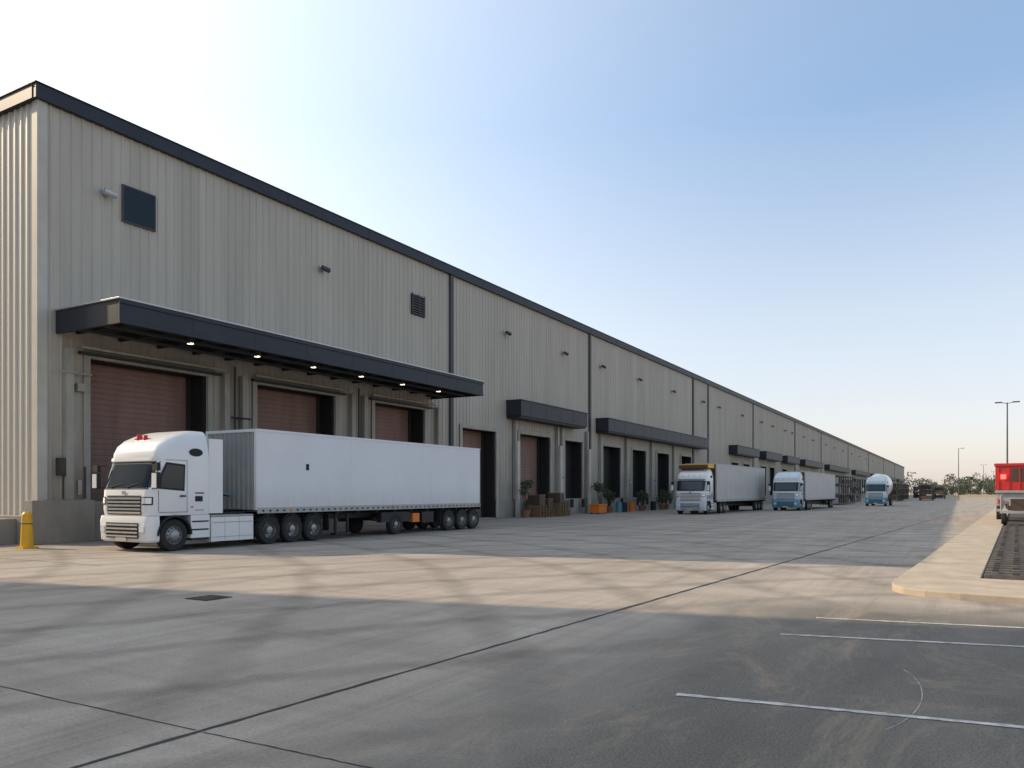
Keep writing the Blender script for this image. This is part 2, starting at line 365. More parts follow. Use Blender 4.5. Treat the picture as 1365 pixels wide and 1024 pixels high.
# small control boxes and dock numbers between doors
for y in (24.5,32.9,40.6,57.7,72.9,80.0,87.6): cl.box(WX+0.31,WX+0.42,y-0.16,y+0.16,2.7,3.2,'greybox'); cl.box(WX+0.421,WX+0.43,y-0.1,y+0.1,2.95,3.12,'black')
cl.build('pilasters_and_conduit',wh,0.008)
wn=B()
wn.box(WX+0.03,WX+0.085,19.15,20.5,12.55,13.9,'navy'); 
for q in ((19.09,20.56,13.9,13.96),(19.09,20.56,12.49,12.55)): wn.box(WX+0.03,WX+0.10,q[0],q[1],q[2],q[3],'spout')
for q in (19.09,20.5): wn.box(WX+0.03,WX+0.10,q,q+0.06,12.55,13.9,'spout')
wn.box(WX+0.03,WX+0.06,37.8,39.1,12.55,13.8,'dark')
for i in range(8): wn.box(WX+0.062,WX+0.12,37.8,39.1,12.6+i*0.155,12.66+i*0.155,'spout')
for q in (37.8,38.42,39.04): wn.box(WX+0.122,WX+0.14,q,q+0.06,12.55,13.85,'spout')
wn.build('window_and_louver',wh)
c=B()
XF=-24.85
c.box(XF-0.12,XF,16.5,39.9,7.62,8.44,'fascia'); c.box(WX+0.05,XF-0.122,16.5,16.62,7.62,8.44,'fascia'); c.box(WX+0.05,XF-0.122,39.78,39.9,7.62,8.44,'fascia')
c.box(XF+0.002,XF+0.05,16.48,39.92,8.30,8.44,'fascia'); c.box(XF+0.002,XF+0.04,16.48,39.92,7.62,7.70,'fascia')
for i in range(1,8): c.box(XF+0.001,XF+0.008,16.5+i*2.95,16.512+i*2.95,7.71,8.29,'soffit')
c.box(WX+0.05,XF-0.124,16.63,39.77,7.98,8.1,'soffit')
c.box(WX+0.05,XF+0.07,16.44,39.96,8.445,8.50,'flash')
y=17.3
while y<39.5: c.box(WX+0.05,XF-0.13,y-0.06,y+0.06,7.74,7.975,'soffit'); y+=1.7
for x in (WX+1.2,WX+2.6): c.box(x-0.05,x+0.05,16.64,39.76,7.64,7.735,'spout')
c.build('dock_canopy',wh,0.01)
lt=B()
for i in range(6):
    y=20.3+i*3.35; x=-26.1
    lt.cyl((x,y,7.66),(x,y,7.97),0.16,0.16,'spout',12); lt.cyl((x,y,7.63),(x,y,7.659),0.12,0.12,'lit',12)
lt.build('canopy_lamps',wh)
c=B()
for i,(a,b_) in enumerate(canopies):
    D=1.3
    c.box(WX+0.05,WX+D,a,b_,7.35,8.45,'fascia')
    c.box(WX+0.05,WX+D+0.05,a-0.05,b_+0.05,8.455,8.52,'fascia')
    c.box(WX+0.05,WX+D-0.1,a+0.1,b_-0.1,7.2,7.345,'soffit')
    if a<100:
        y=a+1.5
        while y<b_-1: c.box(WX+D+0.001,WX+D+0.008,y,y+0.015,7.4,8.4,'soffit'); y+=2.4
c.build('small_canopies',wh,0.01)
wl=B()
ys=[18.4,30.15,48.9,58.4,66.3,75.8,86.7,98.5,106,119,132,141,152,159,172,184,203,218,235,255,275,297,320,345]
for y in ys:
    z=13.3
    wl.box(WX+0.046,WX+0.12,y-0.15,y+0.15,z-0.05,z+0.2,'flash'); wl.cyl((WX+0.12,y,z+0.1),(WX+0.35,y,z+0.1),0.04,0.04,'spout',8)
    wl.cyl((WX+0.3,y-0.2,z+0.05),(WX+0.38,y+0.25,z-0.02),0.12,0.13,'spout' if y>20 else 'flash',12)
wl.build('wall_lamps',wh)
fb=B()
fb.box(WX+0.06,WX+0.25,16.5,17.05,2.45,3.1,'spout'); fb.box(WX+0.252,WX+0.27,16.57,16.98,2.52,3.03,'brown'); fb.cyl((WX+0.12,16.75,1.6),(WX+0.12,16.75,2.45),0.03,0.03,'spout',6)
fb.box(WX+0.06,WX+0.12,17.3,17.45,1.75,2.3,'trim'); fb.cyl((WX+0.3,17.45,1.6),(WX+0.3,17.45,2.8),0.04,0.04,'spout',8)
fb.build('hydrant_cabinet',wh)
# unseen tall building added off left, placed and sized to cast the foreground shadow
ob=empty('shadow_building',(-45.7,2.7,0),D2(192))
o=B(); o.box(0,45,0,48,0,30,'casterwall')
for fl in range(8):
    z=1.2+fl*3.6
    for i in range(11): 
        o.box(1.2+i*4,4.0+i*4,-0.02,-0.002,z,z+2,'glassdark')
        if i<10: o.box(-0.02,-0.002,1.2+i*4,4.0+i*4,z,z+2,'glassdark')
o.build('facade',ob)

# ---------------------------------------------------------------- vehicles
def wheel(b,x,y,r=0.5,wd=0.30,sgn=1,front=False,dual=False):
    w2=wd/2
    b.lathe_x((x,y,r),[(-w2,r*0.55),(-w2,r*0.93),(-w2+0.04,r),(w2-0.04,r),(w2,r*0.93),(w2-0.01,r*0.62),(w2-0.03,r*0.58)],'tire',32,sgn)
    if front: pr=[(w2-0.03,r*0.60),(w2-0.01,r*0.58),(w2-0.07,r*0.52),(w2+0.0,r*0.34),(w2+0.04,r*0.30),(w2+0.06,r*0.16),(w2+0.07,0.001)]
    else: pr=[(w2-0.03,r*0.60),(w2-0.01,r*0.58),(w2-0.16,r*0.50),(w2-0.18,r*0.32),(w2-0.02,r*0.26),(w2+0.0,0.001)]
    b.lathe_x((x,y,r),pr,'rim',28,sgn)
    b.lathe_x((x,y,r),[(-w2,r*0.6),(-w2+0.02,0.001)],'chassis',12,sgn)
    for i in range(10):
        t=i*math.pi/5; rr=r*0.43
        q=(x+sgn*(w2-(0.035 if front else 0.165)),y+math.cos(t)*rr,r+math.sin(t)*rr)
        b.cyl((q[0],q[1],q[2]),(q[0]+sgn*0.012,q[1],q[2]),0.028,0.028,'black' ,6,False)
def cab(par,paint='white',hw=1.27,length=2.12,low=None,roofz=0,slats=True,stripe=None,band=None):
    tab=[(1.12,0.03,hw-0.02),(1.3,0.0,hw),(1.9,0.02,hw),(2.0,0.05,hw),(2.75,0.30,hw),(2.95,0.33,hw-0.005),(3.08,0.34,hw-0.02),(3.3,0.44,hw-0.06),(3.5,0.66,hw-0.10),(3.66,0.98,hw-0.16),(3.78,1.35,hw-0.24),(3.83,1.6,hw-0.34)]
    n=6; rings=[]
    for (z,yf,h) in tab:
        rf=0.32; rbk=0.08; ring=[]
        for cx,cy,rr,a0 in ((h-rf,yf+rf,rf,-90),(h-rbk,length-rbk,rbk,0),(-h+rbk,length-rbk,rbk,90),(-h+rf,yf+rf,rf,180)):
            for i in range(n+1):
                a=D2(a0+90*i/n); ring.append((cx+rr*math.cos(a),cy+rr*math.sin(a),z+(roofz*max(0,z-3)/0.83)))
        rings.append(ring)
    m=len(rings[0]); b=B(); vs=[v for r_ in rings for v in r_]
    fs=[(j*m+i,j*m+(i+1)%m,(j+1)*m+(i+1)%m,(j+1)*m+i) for j in range(len(rings)-1) for i in range(m)]
    b.add(vs,fs,paint,True); b.add(rings[-1],[tuple(range(m))],paint); b.add(rings[0],[tuple(range(m-1,-1,-1))],'chassis')
    b.build('cab_shell',par)
    def fy(x,z):
        yf=lerp_tab(tab,z,1);h=lerp_tab(tab,z,2);rf=0.32;a=abs(x)-(h-rf)
        return yf if a<=0 else yf+rf-math.sqrt(max(0,rf*rf-a*a))
    def patch(b,x0,x1,z0,z1,k,off=0.008,nx=14,nz=4,inset_top=0):
        vs=[]
        for jz in range(nz+1):
            z=z0+(z1-z0)*jz/nz; f=1-inset_top*jz/nz
            for ix in range(nx+1):
                x=(x0+(x1-x0)*ix/nx)*f; vs.append((x,fy(x,z)-off,z))
        N_=nx+1
        b.add(vs,[(j_*N_+i,j_*N_+i+1,(j_+1)*N_+i+1,(j_+1)*N_+i) for j_ in range(nz) for i in range(nx)],k,True)
    b=B()
    patch(b,-hw+0.07,hw-0.07,1.93,2.80,'black',0.006,18); patch(b,-hw+0.12,hw-0.12,1.99,2.75,'glassdark',0.012,18)
    for s_ in (-0.7,0.1): b.cyl((s_,fy(s_,2.0)-0.03,2.0),(s_+0.55,fy(s_,2.15)-0.03,2.12),0.012,0.012,'black',5)
    for s_ in (1,-1):
        X=s_*(hw+0.006)
        def sg(pts,k,o=0):
            vs=[(X+s_*o,p_[0],p_[1]) for p_ in pts]; f=tuple(range(len(pts))); b.add(vs,[f if s_>0 else f[::-1]],k)
        sg([(0.32,1.95),(1.22,1.88),(1.25,2.72),(0.56,2.78),(0.34,2.35)],'black'); sg([(0.38,2.0),(1.17,1.94),(1.19,2.66),(0.60,2.71),(0.40,2.33)],'glassdark',0.004)
        ov=[(1.66+0.26*math.cos(t),3.12+0.13*math.sin(t)) for t in [i*math.pi/8 for i in range(16)]]
        vs=[(s_*(hw-0.018)+s_*0.012,p_[0],p_[1]) for p_ in ov]; f=tuple(range(len(ov))); b.add(vs,[f if s_>0 else f[::-1]],'black')
        for (ya,yb,za,zb) in ((0.29,0.302,1.25,1.9),(1.31,1.322,1.2,2.85),(0.3,1.32,1.215,1.227),(0.55,1.32,2.845,2.857)):
            xa,xb=sorted((s_*(hw+0.001),s_*(hw+0.005))); b.box(xa,xb,ya,yb,za,zb,'black')
        xa,xb=sorted((s_*(hw+0.002),s_*(hw+0.04))); b.box(xa,xb,1.05,1.25,1.70,1.75,'black')
        xa,xb=sorted((s_*(hw+0.001),s_*(hw+0.012)))
        b.box(xa,xb,1.62,1.95,1.80,1.84,'spout'); b.box(xa,xb,1.62,1.90,1.55,1.72,'black'); b.box(xa,xb,1.62,1.95,1.26,1.29,'greybox'); b.box(xa,xb,1.45,1.55,1.35,1.40,'orange')
        xa,xb=sorted((s_*(hw+0.10),s_*(hw+0.34))); b.box(xa,xb,0.0,0.12,1.95,2.45,'black'); b.box(xa,xb,0.0,0.12,2.50,2.70,'black'); b.box(xa+0.02,xb-0.02,-0.03,-0.001,1.98,2.42,paint)
        b.cyl((s_*(hw-0.05),0.25,2.72),(s_*(hw+0.2),0.06,2.68),0.02,0.02,'black',6); b.cyl((s_*(hw-0.05),0.2,1.98),(s_*(hw+0.2),0.06,2.0),0.02,0.02,'black',6)
    patch(b,-hw+0.12,hw-0.12,2.83,2.93,band or paint,0.05,14,2)
    patch(b,-0.85,0.85,1.14,1.74,'black',0.012,10)
    for i in range(5):
        z=1.18+i*0.11; patch(b,-0.84,0.84,z,z+0.06,'chrome' if slats else paint,0.035,10,1)
    patch(b,-0.10,0.10,1.78,1.88,'chrome',0.02,4,1)
    for s_ in (1,-1):
        x0,x1=sorted((s_*0.90,s_*(hw-0.05))); patch(b,x0,x1,1.45,1.70,'black',0.012,8); patch(b,x0+0.02,x1-0.02,1.49,1.67,'lamp',0.025,8)
    if slats:
        b.cyl((-0.3,0.75,3.5),(-0.3,0.75,3.70),0.10,0.08,'redlens',10); b.cyl((0.05,0.72,3.5),(0.05,0.72,3.66),0.07,0.06,'redlens',10); b.box(-0.45,0.2,0.68,0.8,3.48,3.56,'redlens')
    else:
        for s_ in (-0.75,-0.25,0.25,0.75): b.box(s_-0.06,s_+0.06,0.36,0.44,3.17,3.22,'orange')
    b.build('glazing_grille_mirrors',par)
    b=B(); lo=low or paint
    rings=[]
    for z,h,yf in ((0.30,hw-0.06,0.03),(0.36,hw,-0.03),(0.95,hw+0.01,-0.06),(1.11,hw,-0.02)):
        ring=[];rf=0.22
        for i in range(7):
            a=D2(180+90*i/6); ring.append((-h+rf+rf*math.cos(a),yf+rf+rf*math.sin(a),z))
        for i in range(7):
            a=D2(-90+90*i/6); ring.append((h-rf+rf*math.cos(a),yf+rf+rf*math.sin(a),z))
        ring+=[(h,0.33,z),(-h,0.33,z)]; rings.append(ring)
    m=len(rings[0]); b.add([v for r_ in rings for v in r_],[(j_*m+i,j_*m+(i+1)%m,(j_+1)*m+(i+1)%m,(j_+1)*m+i) for j_ in range(3) for i in range(m)],lo,True)
    b.add(rings[-1],[tuple(range(m))],lo); b.add(rings[0],[tuple(range(m-1,-1,-1))],lo)
    b.box(-0.80,0.80,-0.075,-0.062,0.42,0.90,'black')
    for i in range(4): b.box(-0.78,0.78,-0.10,-0.076,0.46+i*0.115,0.51+i*0.115,'chrome' if slats else lo)
    for s_ in (1,-1):
        x0,x1=sorted((s_*0.86,s_*1.08)); b.box(x0,x1,-0.085,-0.062,0.62,0.80,'lamp')
        x0,x1=sorted((s_*(hw-0.35),s_*hw)); b.box(x0,x1,1.46,length-0.02,0.38,1.11,lo); b.box(x0,x1+0.0,1.5,length-0.06,0.30,0.375,'chassis')
        xa,xb=sorted((s_*(hw+0.001),s_*(hw+0.006)))
        for zz in (0.62,0.88): b.box(xa,xb,1.5,length-0.06,zz,zz+0.05,'black')
        for i in range(12):
            a0=math.pi*i/12;a1=math.pi*(i+1)/12;R0,R1=0.57,0.63
            X0,X1=s_*(hw-0.38),s_*(hw+0.03)
            q=lambda X,R_,a:(X,0.87+R_*math.cos(a),0.5+R_*math.sin(a))
            vs=[q(X0,R0,a0),q(X1,R0,a0),q(X1,R0,a1),q(X0,R0,a1),q(X0,R1,a0),q(X1,R1,a0),q(X1,R1,a1),q(X0,R1,a1)]
            b.add(vs,[(0,1,2,3),(4,7,6,5),(1,5,6,2),(0,3,7,4)],'black')
    b.box(-hw+0.36,hw-0.36,0.335,length,0.6,1.1,'chassis')
    b.box(-0.26,0.26,-0.108,-0.101,0.33,0.44,'trim')
    b.build('bumper_and_steps',par,0.012)
def corr_front(b,hw,y,z0,z1,k):
    pts=[];x=-hw
    while x<hw-0.2:
        pts+=[(x,0),(x+0.1,0),(x+0.13,0.05),(x+0.2,0.05),(x+0.23,0)]; x+=0.24
    pts.append((hw,0)); n=len(pts)
    b.add([(p_[0],y-p_[1],z0) for p_ in pts]+[(p_[0],y-p_[1],z1) for p_ in pts],[(i,i+1,n+i+1,n+i) for i in range(n-1)],k)
def trailer(par,y0,y1,hw,z0,z1,side,front,axles,seams=1.22,rail='greybox',detail=True):
    b=B()
    b.box(-hw,hw,y0,y1,z0,z1,side)
    b.build('cargo_box',par,0.02)
    b=B()
    corr_front(b,hw-0.08,y0-0.01,z0+0.02,z1-0.1,front)
    b.box(-hw-0.012,-hw+0.10,y0-0.05,y0-0.002,z0,z1+0.01,side); b.box(hw-0.10,hw+0.012,y0-0.05,y0-0.002,z0,z1+0.01,side); b.box(-hw+0.102,hw-0.102,y0-0.055,y0-0.002,z1-0.09,z1+0.01,side)
    for s_ in (1,-1):
        xa,xb=sorted((s_*(hw+0.001),s_*(hw+0.02)))
        b.box(xa,xb,y0,y1,z1-0.07,z1+0.012,side if detail else rail); b.box(xa,xb+0.0,y0,y1,z0-0.12,z0+0.08,rail)
        xa,xb=sorted((s_*(hw+0.021),s_*(hw+0.028)))
        y=y0+0.2
        while y<y1 and detail: b.box(xa,xb,y,y+0.10,z0-0.06,z0-0.0,'chassis'); y+=0.33
        y=y0+seams; i=0
        xa,xb=sorted((s_*(hw+0.0005),s_*(hw+0.003)))
        while y<y1-0.3:
            b.box(xa,xb,y,y+(0.008 if detail else 0.018),z0+0.11,z1-0.11,side if detail else 'greybox'); y+=seams
        xa,xb=sorted((s_*(hw+0.001),s_*(hw+0.012)))
        for i in range(3):
            yy=y0+1.5+i*(y1-y0-3)/2; b.box(xa+0.0,xb+0.018,yy,yy+0.12,z0-0.05,z0+0.01,'orange')
        if detail:
            b.box(xa,xb,y0+2.35,y0+2.5,z0+1.45,z0+1.68,'black'); b.box(xa,xb-0.006 if s_>0 else xb,y0+10.3,y0+10.9,z0+0.12,z0+1.6,side)
    for x in (-hw*0.5,hw*0.5): b.cyl((x,y1+0.03,z0),(x,y1+0.03,z1),0.02,0.02,'rim',6)
    b.box(-hw,hw,y1+0.001,y1+0.05,z0-0.25,z0-0.02,'chassis')
    b.build('box_trim',par)
    b=B()
    for s_ in (1,-1): 
        x0,x1=sorted((s_*0.35,s_*0.5)); b.box(x0,x1,y0-0.0,y1-0.05,z0-0.45,z0-0.125,'chassis')
    y=y0+0.5
    while y<y1: b.box(-hw+0.05,hw-0.05,y,y+0.08,z0-0.22,z0-0.126,'chassis'); y+=1.2
    for s_ in (1,-1):
        x=s_*(hw-0.16)
        for ya in axles: 
            wheel(b,x,ya,0.50,0.30,s_)
    for ya in axles: b.cyl((-hw+0.2,ya,0.5),(hw-0.2,ya,0.5),0.07,0.07,'chassis',8); b.box(-0.6,0.6,ya-0.25,ya+0.25,0.5,z0-0.3,'chassis')
    b.build('running_gear',par)
# --- main truck
T=empty('semi_trailer_truck',(-22.6,15.15,0),D2(0))
cab(T,'white',1.27,2.2)
b=B(); 
for s_ in (1,-1): wheel(b,s_*(1.27-0.17),0.87,0.5,0.3,s_,True)
b.cyl((-1,0.87,0.5),(1,0.87,0.5),0.07,0.07,'chassis',8)
for s_ in (1,-1):
    x0,x1=sorted((s_*0.35,s_*0.5)); b.box(x0,x1,0.4,8.0,0.62,0.95,'chassis')
    x0,x1=sorted((s_*0.72,s_*1.25)); b.box(x0,x1,2.26,4.02,0.22,1.02,'white'); b.box(x0,x1+0.0,2.26,4.02,1.03,1.09,'greybox')
    xa,xb=sorted((s_*1.251,s_*1.256))
    for q in (2.8,3.4): b.box(xa,xb,q,q+0.012,0.25,1.0,'greybox')
    xa,xb=sorted((s_*1.252,s_*1.264)); b.box(xa,xb,2.3,3.98,0.84,0.86,'greybox'); b.box(xa,xb,2.3,3.98,0.36,0.375,'greybox')
b.box(-0.6,0.6,2.3,3.9,0.96,1.1,'chassis')
for i,x in enumerate((-0.3,0,0.3)): b.cyl((x,2.25,2.0),(x,4.05,1.7),0.025,0.025,('redlens','black','blue')[i],6)
b.box(-1.0,-0.5,2.25,2.6,1.1,2.4,'chassis')
for s_ in (1,-1):
    x0,x1=sorted((s_*1.19,s_*1.22)); b.box(x0,x1,2.2,2.75,1.15,3.6,'white')
b.build('tractor_chassis',T,0.008)
trailer(T,4.15,18.75,1.30,1.22,4.05,'trailer','corr',[4.75,5.85,6.95, 16.0,17.15,18.2],seams=4.86)
b=B()
for s_ in (1,-1):
    x0,x1=sorted((s_*0.95,s_*1.22)); 
    b.box(x0,x1,11.0,13.0,0.55,0.98,'chassis'); b.box(x0,x1,13.2,13.7,0.5,0.9,'orange'); b.box(x0,x1,13.9,14.8,0.45,0.95,'chassis')
    b.cyl((s_*1.1,8.3,0.2),(s_*1.1,8.3,1.0),0.06,0.06,'chassis',8); b.cyl((s_*1.1,9.0,0.2),(s_*1.1,9.0,1.0),0.06,0.06,'chassis',8); b.box(x0,x1,8.2,9.1,0.15,0.22,'chassis')
    wheel(b,s_*1.12,12.0,0.45,0.26,s_); 
    for yy in (7.75,15.3): b.box(x0,x1+0.04,yy,yy+0.03,0.35,1.0,'black')
    x0,x1=sorted((s_*1.0,s_*1.24))
    for ya in (4.75,5.85,6.95):
        for i in range(6):
            a0=math.pi*(0.2+0.1*i);a1=a0+math.pi*0.1
            q=lambda X,R_,a:(X,ya+R_*math.cos(a),0.5+R_*math.sin(a))
            b.add([q(x0,0.54,a0),q(x1,0.54,a0),q(x1,0.54,a1),q(x0,0.54,a1),q(x0,0.57,a0),q(x1,0.57,a0),q(x1,0.57,a1),q(x0,0.57,a1)],[(0,1,2,3),(4,7,6,5),(1,5,6,2),(0,3,7,4)],'chassis')
b.build('underbody_boxes',T)
def mid_truck(name,loc,paint,low,side,front,L,axles,h=4.2,extra=None,band=None,rz=0):
    e=empty(name,loc,rz)
    cab(e,paint,1.3,2.2,low=low,slats=False,band=band)
    b=B()
    for s_ in (1,-1): wheel(b,s_*1.12,0.87,0.5,0.3,s_,True)
    b.box(-0.5,0.5,0.4,L,0.6,0.95,'chassis')
    for s_ in (1,-1):
        x0,x1=sorted((s_*0.7,s_*1.24)); b.box(x0,x1,2.4,3.3,0.35,0.95,'greybox')
    b.build('tractor_chassis',e)
    trailer(e,2.7 if L<14 else 3.0,L,1.36,1.15,h,side,front,axles,seams=1.5,detail=False)
    if extra: extra(e)
    return e
def ex2(e):
    b=B(); b.box(-1.25,1.25,0.9,2.6,3.86,4.2,'yellow'); b.box(-1.2,1.2,0.7,0.9,3.8,4.1,'brown'); 
    b.box(1.31,1.33,0.4,2.0,1.3,1.6,'blue'); b.build('roof_rack',e,0.05)
mid_truck('box_truck',(-19.4,63.5,0),'white','lightblue','vanbox','brown',20.5,[4.4,5.5,16.8,18.0,19.2],4.3,ex2,'blue',D2(-1.0))
mid_truck('box_truck',(-15.0,80.5,0),'lightblue','blue','vanbox','brown',22,[4.4,5.5,18.8,20.0],3.95,None,'white',D2(-1.0))
e=empty('tanker_truck',(-9.6,112,0),D2(-1)); cab(e,'lightblue',1.25,2.2,low='blue',slats=False,band='blue')
b=B()
for s_ in (1,-1):
    for ya in (0.87,7.2,8.3): wheel(b,s_*1.1,ya,0.5,0.3,s_,ya<1)
b.box(-0.5,0.5,0.4,9,0.6,1.2,'chassis')
n=24
prof=[(2.4,0.9),(2.7,1.25),(9.0,1.25),(9.3,0.9)]
vs=[]
for (y,rr) in prof:
    for i in range(n):
        t=2*math.pi*i/n; vs.append((rr*1.0*math.cos(t),y,2.75+rr*1.25*math.sin(t)))
b.add(vs,[(j_*n+i,(j_+1)*n+i,(j_+1)*n+(i+1)%n,j_*n+(i+1)%n) for j_ in range(3) for i in range(n)],'white',True)
b.add(vs[:n],[tuple(range(n))],'white'); b.add(vs[-n:],[tuple(range(n-1,-1,-1))],'white')
b.build('tank',e)
# red boxy utility truck, tail towards the camera
e=empty('red_utility_truck',(3.15,57.0,0),D2(-3))
b=B()
b.box(-1.28,1.28,0,7.5,1.95,3.45,'red'); b.box(-1.34,1.34,-0.08,7.6,3.455,3.62,'red'); b.box(-1.30,1.30,-0.03,7.5,1.80,1.945,'greybox')
b.box(-1.22,1.22,0.1,7.4,1.0,1.795,'greybox'); b.box(-0.5,0.5,0.2,10,0.6,0.99,'chassis')
for x in (-1.1,-0.55,0,0.55,1.1): b.box(x-0.03,x+0.03,-0.04,-0.002,1.96,3.44,'redlens')
b.box(-1.0,-0.72,-0.10,-0.045,2.65,2.93,'redlit'); b.box(0.72,1.0,-0.10,-0.045,2.65,2.93,'redlit')
b.box(-0.42,0.42,-0.02,-0.003,2.5,3.3,'brown')
for s_ in (1,-1):
    for ya in (1.6,2.8,8.6): wheel(b,s_*1.1,ya,0.5,0.3,s_,False)
    b.box(min(s_*0.9,s_*1.15),max(s_*0.9,s_*1.15),-0.06,0.098,1.15,1.4,'redlens')
    for zz in (1.1,1.35,1.6): b.box(min(s_*1.222,s_*1.24),max(s_*1.222,s_*1.24),0.3,7.2,zz,zz+0.06,'chassis')
b.box(-1.2,1.2,-0.35,-0.1,0.65,0.8,'greybox'); b.cyl((-0.7,-0.2,0.8),(-0.7,0.1,1.1),0.04,0.04,'chassis',6); b.cyl((0.7,-0.2,0.8),(0.7,0.1,1.1),0.04,0.04,'chassis',6)
b.box(-1.2,1.2,8.0,9.8,1.0,3.1,'red'); b.box(-1.1,1.1,9.801,9.83,2.0,2.9,'glassdark')
b.build('equipment_body',e,0.02)
e2=empty('flatbed_trailer',(2.85,47.5,0),D2(-3)); b=B()
b.box(-1.1,1.1,0,6.5,0.75,0.88,'greybox')
for s_ in (1,-1):
    for ya in (2.8,3.8): wheel(b,s_*0.95,ya,0.38,0.24,s_)
    for i in range(7): b.cyl((s_*1.05,0.1+i*1.05,0.88),(s_*1.05,0.1+i*1.05,1.7),0.03,0.03,'greybox',6)
    b.cyl((s_*1.05,0.1,1.68),(s_*1.05,6.4,1.68),0.03,0.03,'greybox',6); b.cyl((s_*1.05,0.1,1.3),(s_*1.05,6.4,1.3),0.02,0.02,'greybox',6)
b.cyl((0,0,0.8),(0,-1.4,0.5),0.05,0.05,'chassis',8); b.cyl((0,-1.2,0.0),(0,-1.2,0.6),0.04,0.04,'chassis',8)
for i in range(6): b.box(-0.9+random.random()*0.3,0.2+random.random()*0.6,0.4+i,1.2+i,0.885,1.1+random.random()*0.4,random.choice(['steel','wood','greybox','brown']))
b.build('bed_and_rails',e2)

# ---------------------------------------------------------------- small objects
e=empty('traffic_bollard',(-26.6,14.4,0)); b=B()
b.box(-0.25,0.25,-0.25,0.25,0,0.06,'yellow'); b.cyl((0,0,0.06),(0,0,1.12),0.20,0.15,'yellow',18); b.cyl((0,0,1.12),(0,0,1.20),0.15,0.09,'yellow',18); b.cyl((0,0,0.80),(0,0,0.83),0.171,0.169,'spout',18)
b.build('post',e)
def leafblob(b,c,rad,n,s,mats):
    for i in range(n):
        while True:
            p=Vector((random.uniform(-1,1),random.uniform(-1,1),random.uniform(-1,1)))
            if p.length<1: break
        q=Vector((c[0]+p.x*rad[0],c[1]+p.y*rad[1],c[2]+p.z*rad[2]))
        u=Vector((random.gauss(0,1),random.gauss(0,1),random.gauss(0,1))).normalized()*s*random.uniform(0.5,1.2); v=u.orthogonal().normalized()*s*random.uniform(0.4,0.8)
        b.add([q-u,q-v,q+u,q+v],[(0,1,2,3)],random.choice(mats))
def plant(x,y,h):
    e=empty('potted_plant',(x,y,0)); b=B()
    b.cyl((0,0,0),(0,0,0.5),0.24,0.34,'pot',14); b.cyl((0,0,0.5),(0,0,0.56),0.37,0.37,'pot',14)
    for i in range(5):
        a=i*1.3; b.cyl((0,0,0.5),(0.3*math.cos(a),0.3*math.sin(a),h*0.7),0.03,0.015,'bark',5)
    for i in range(7):
        leafblob(b,(random.uniform(-.45,.45),random.uniform(-.45,.45),random.uniform(0.55*h,h)),(0.32,0.32,0.3),55,0.09,['leaf','leafd','leafb'])
    b.build('pot_and_foliage',e)
for x,y,h in ((-27.2,49.5,2.6),(-27.3,63.2,2.6),(-27.3,65.2,1.9),(-27.0,72.6,1.7),(-27.3,73.8,1.8),(-27.2,79.2,1.6),(-27.2,80.4,2.0),(-27.3,88,1.7),(-27.3,99,2.2)): plant(x,y,h)
def pallets(x,y,n,crate=True):
    e=empty('pallet_stack',(x,y,0),random.uniform(-.1,.1)); b=B()
    for k in range(n):
        z=k*0.15
        for i in range(3): b.box(-0.6,0.6,-0.5+i*0.45,-0.4+i*0.45,z,z+0.10,'wood')
        for i in range(6): b.box(-0.6+i*0.21,-0.45+i*0.21,-0.5,0.5,z+0.101,z+0.125,'wood')
    if crate: b.box(-0.5,0.5,-0.45,0.4,n*0.15,n*0.15+0.7,'brown'); b.box(-0.52,0.52,-0.47,0.42,n*0.15+0.71,n*0.15+0.76,'wood')
    b.build('boards',e)
for x,y,n in ((-27.0,50.8,6),(-27.1,52.3,4),(-26.9,53.8,7),(-27.2,55.2,3)): pallets(x,y,n)
e=empty('orange_bin',(-26.8,61.6,0)); b=B(); b.box(-0.45,0.45,-0.8,0.8,0.08,0.75,'orange'); b.box(-0.5,0.5,-0.85,0.85,0.751,0.82,'orange')
for sx in (-.35,.35):
    for sy in (-.6,.6): b.box(sx-.06,sx+.06,sy-.08,sy+.08,0,0.08,'black')
b.build('bin_body',e,0.02)
def barrel(x,y,k):
    e=empty('steel_drum',(x,y,0)); b=B(); b.cyl((0,0,0),(0,0,0.88),0.29,0.29,k,16)
    for z in (0.0,0.29,0.58,0.86): b.cyl((0,0,z+.001),(0,0,z+0.035),0.305,0.305,k,16)
    b.build('drum_body',e)
for x,y,k in ((-27.1,67.0,'blue'),(-27.0,68.0,'chassis'),(-27.1,70.2,'orange'),(-27,76,'chassis'),(-27.1,84,'blue')): barrel(x,y,k)
def rack(x,y,L,h):
    e=empty('storage_rack',(x,y,0)); b=B()
    n=int(L/2.6)
    for i in range(n+1):
        for sx in (-1.2,1.2): b.box(sx-0.06,sx+0.06,i*2.6-0.06,i*2.6+0.06,0,h,'steel')
        b.box(-1.13,1.13,i*2.6-0.04,i*2.6+0.04,h-0.1,h-0.02,'steel')
    for z in (0.15,h*0.36,h*0.7):
        for sx in (-1.2,1.2): b.box(sx-0.05,sx+0.05,0.07,n*2.6-.07,z,z+0.1,'steel')
        for i in range(n):
            if random.random()<0.8: b.box(-1.0,1.0,i*2.6+0.3,i*2.6+0.3+random.uniform(1.2,2),z+0.101,z+0.1+random.uniform(.5,h*0.26),random.choice(['brown','steel','chassis','wood','greybox']))
    b.build('frame_and_goods',e)
rack(-16,118,20,4.2); rack(-18,142,24,4.0); rack(-12,172,20,3.6); rack(-13.5,210,30,3.8); rack(-11,262,30,3.5); rack(-6.5,190,14,3.4); rack(-5,240,20,3.2)
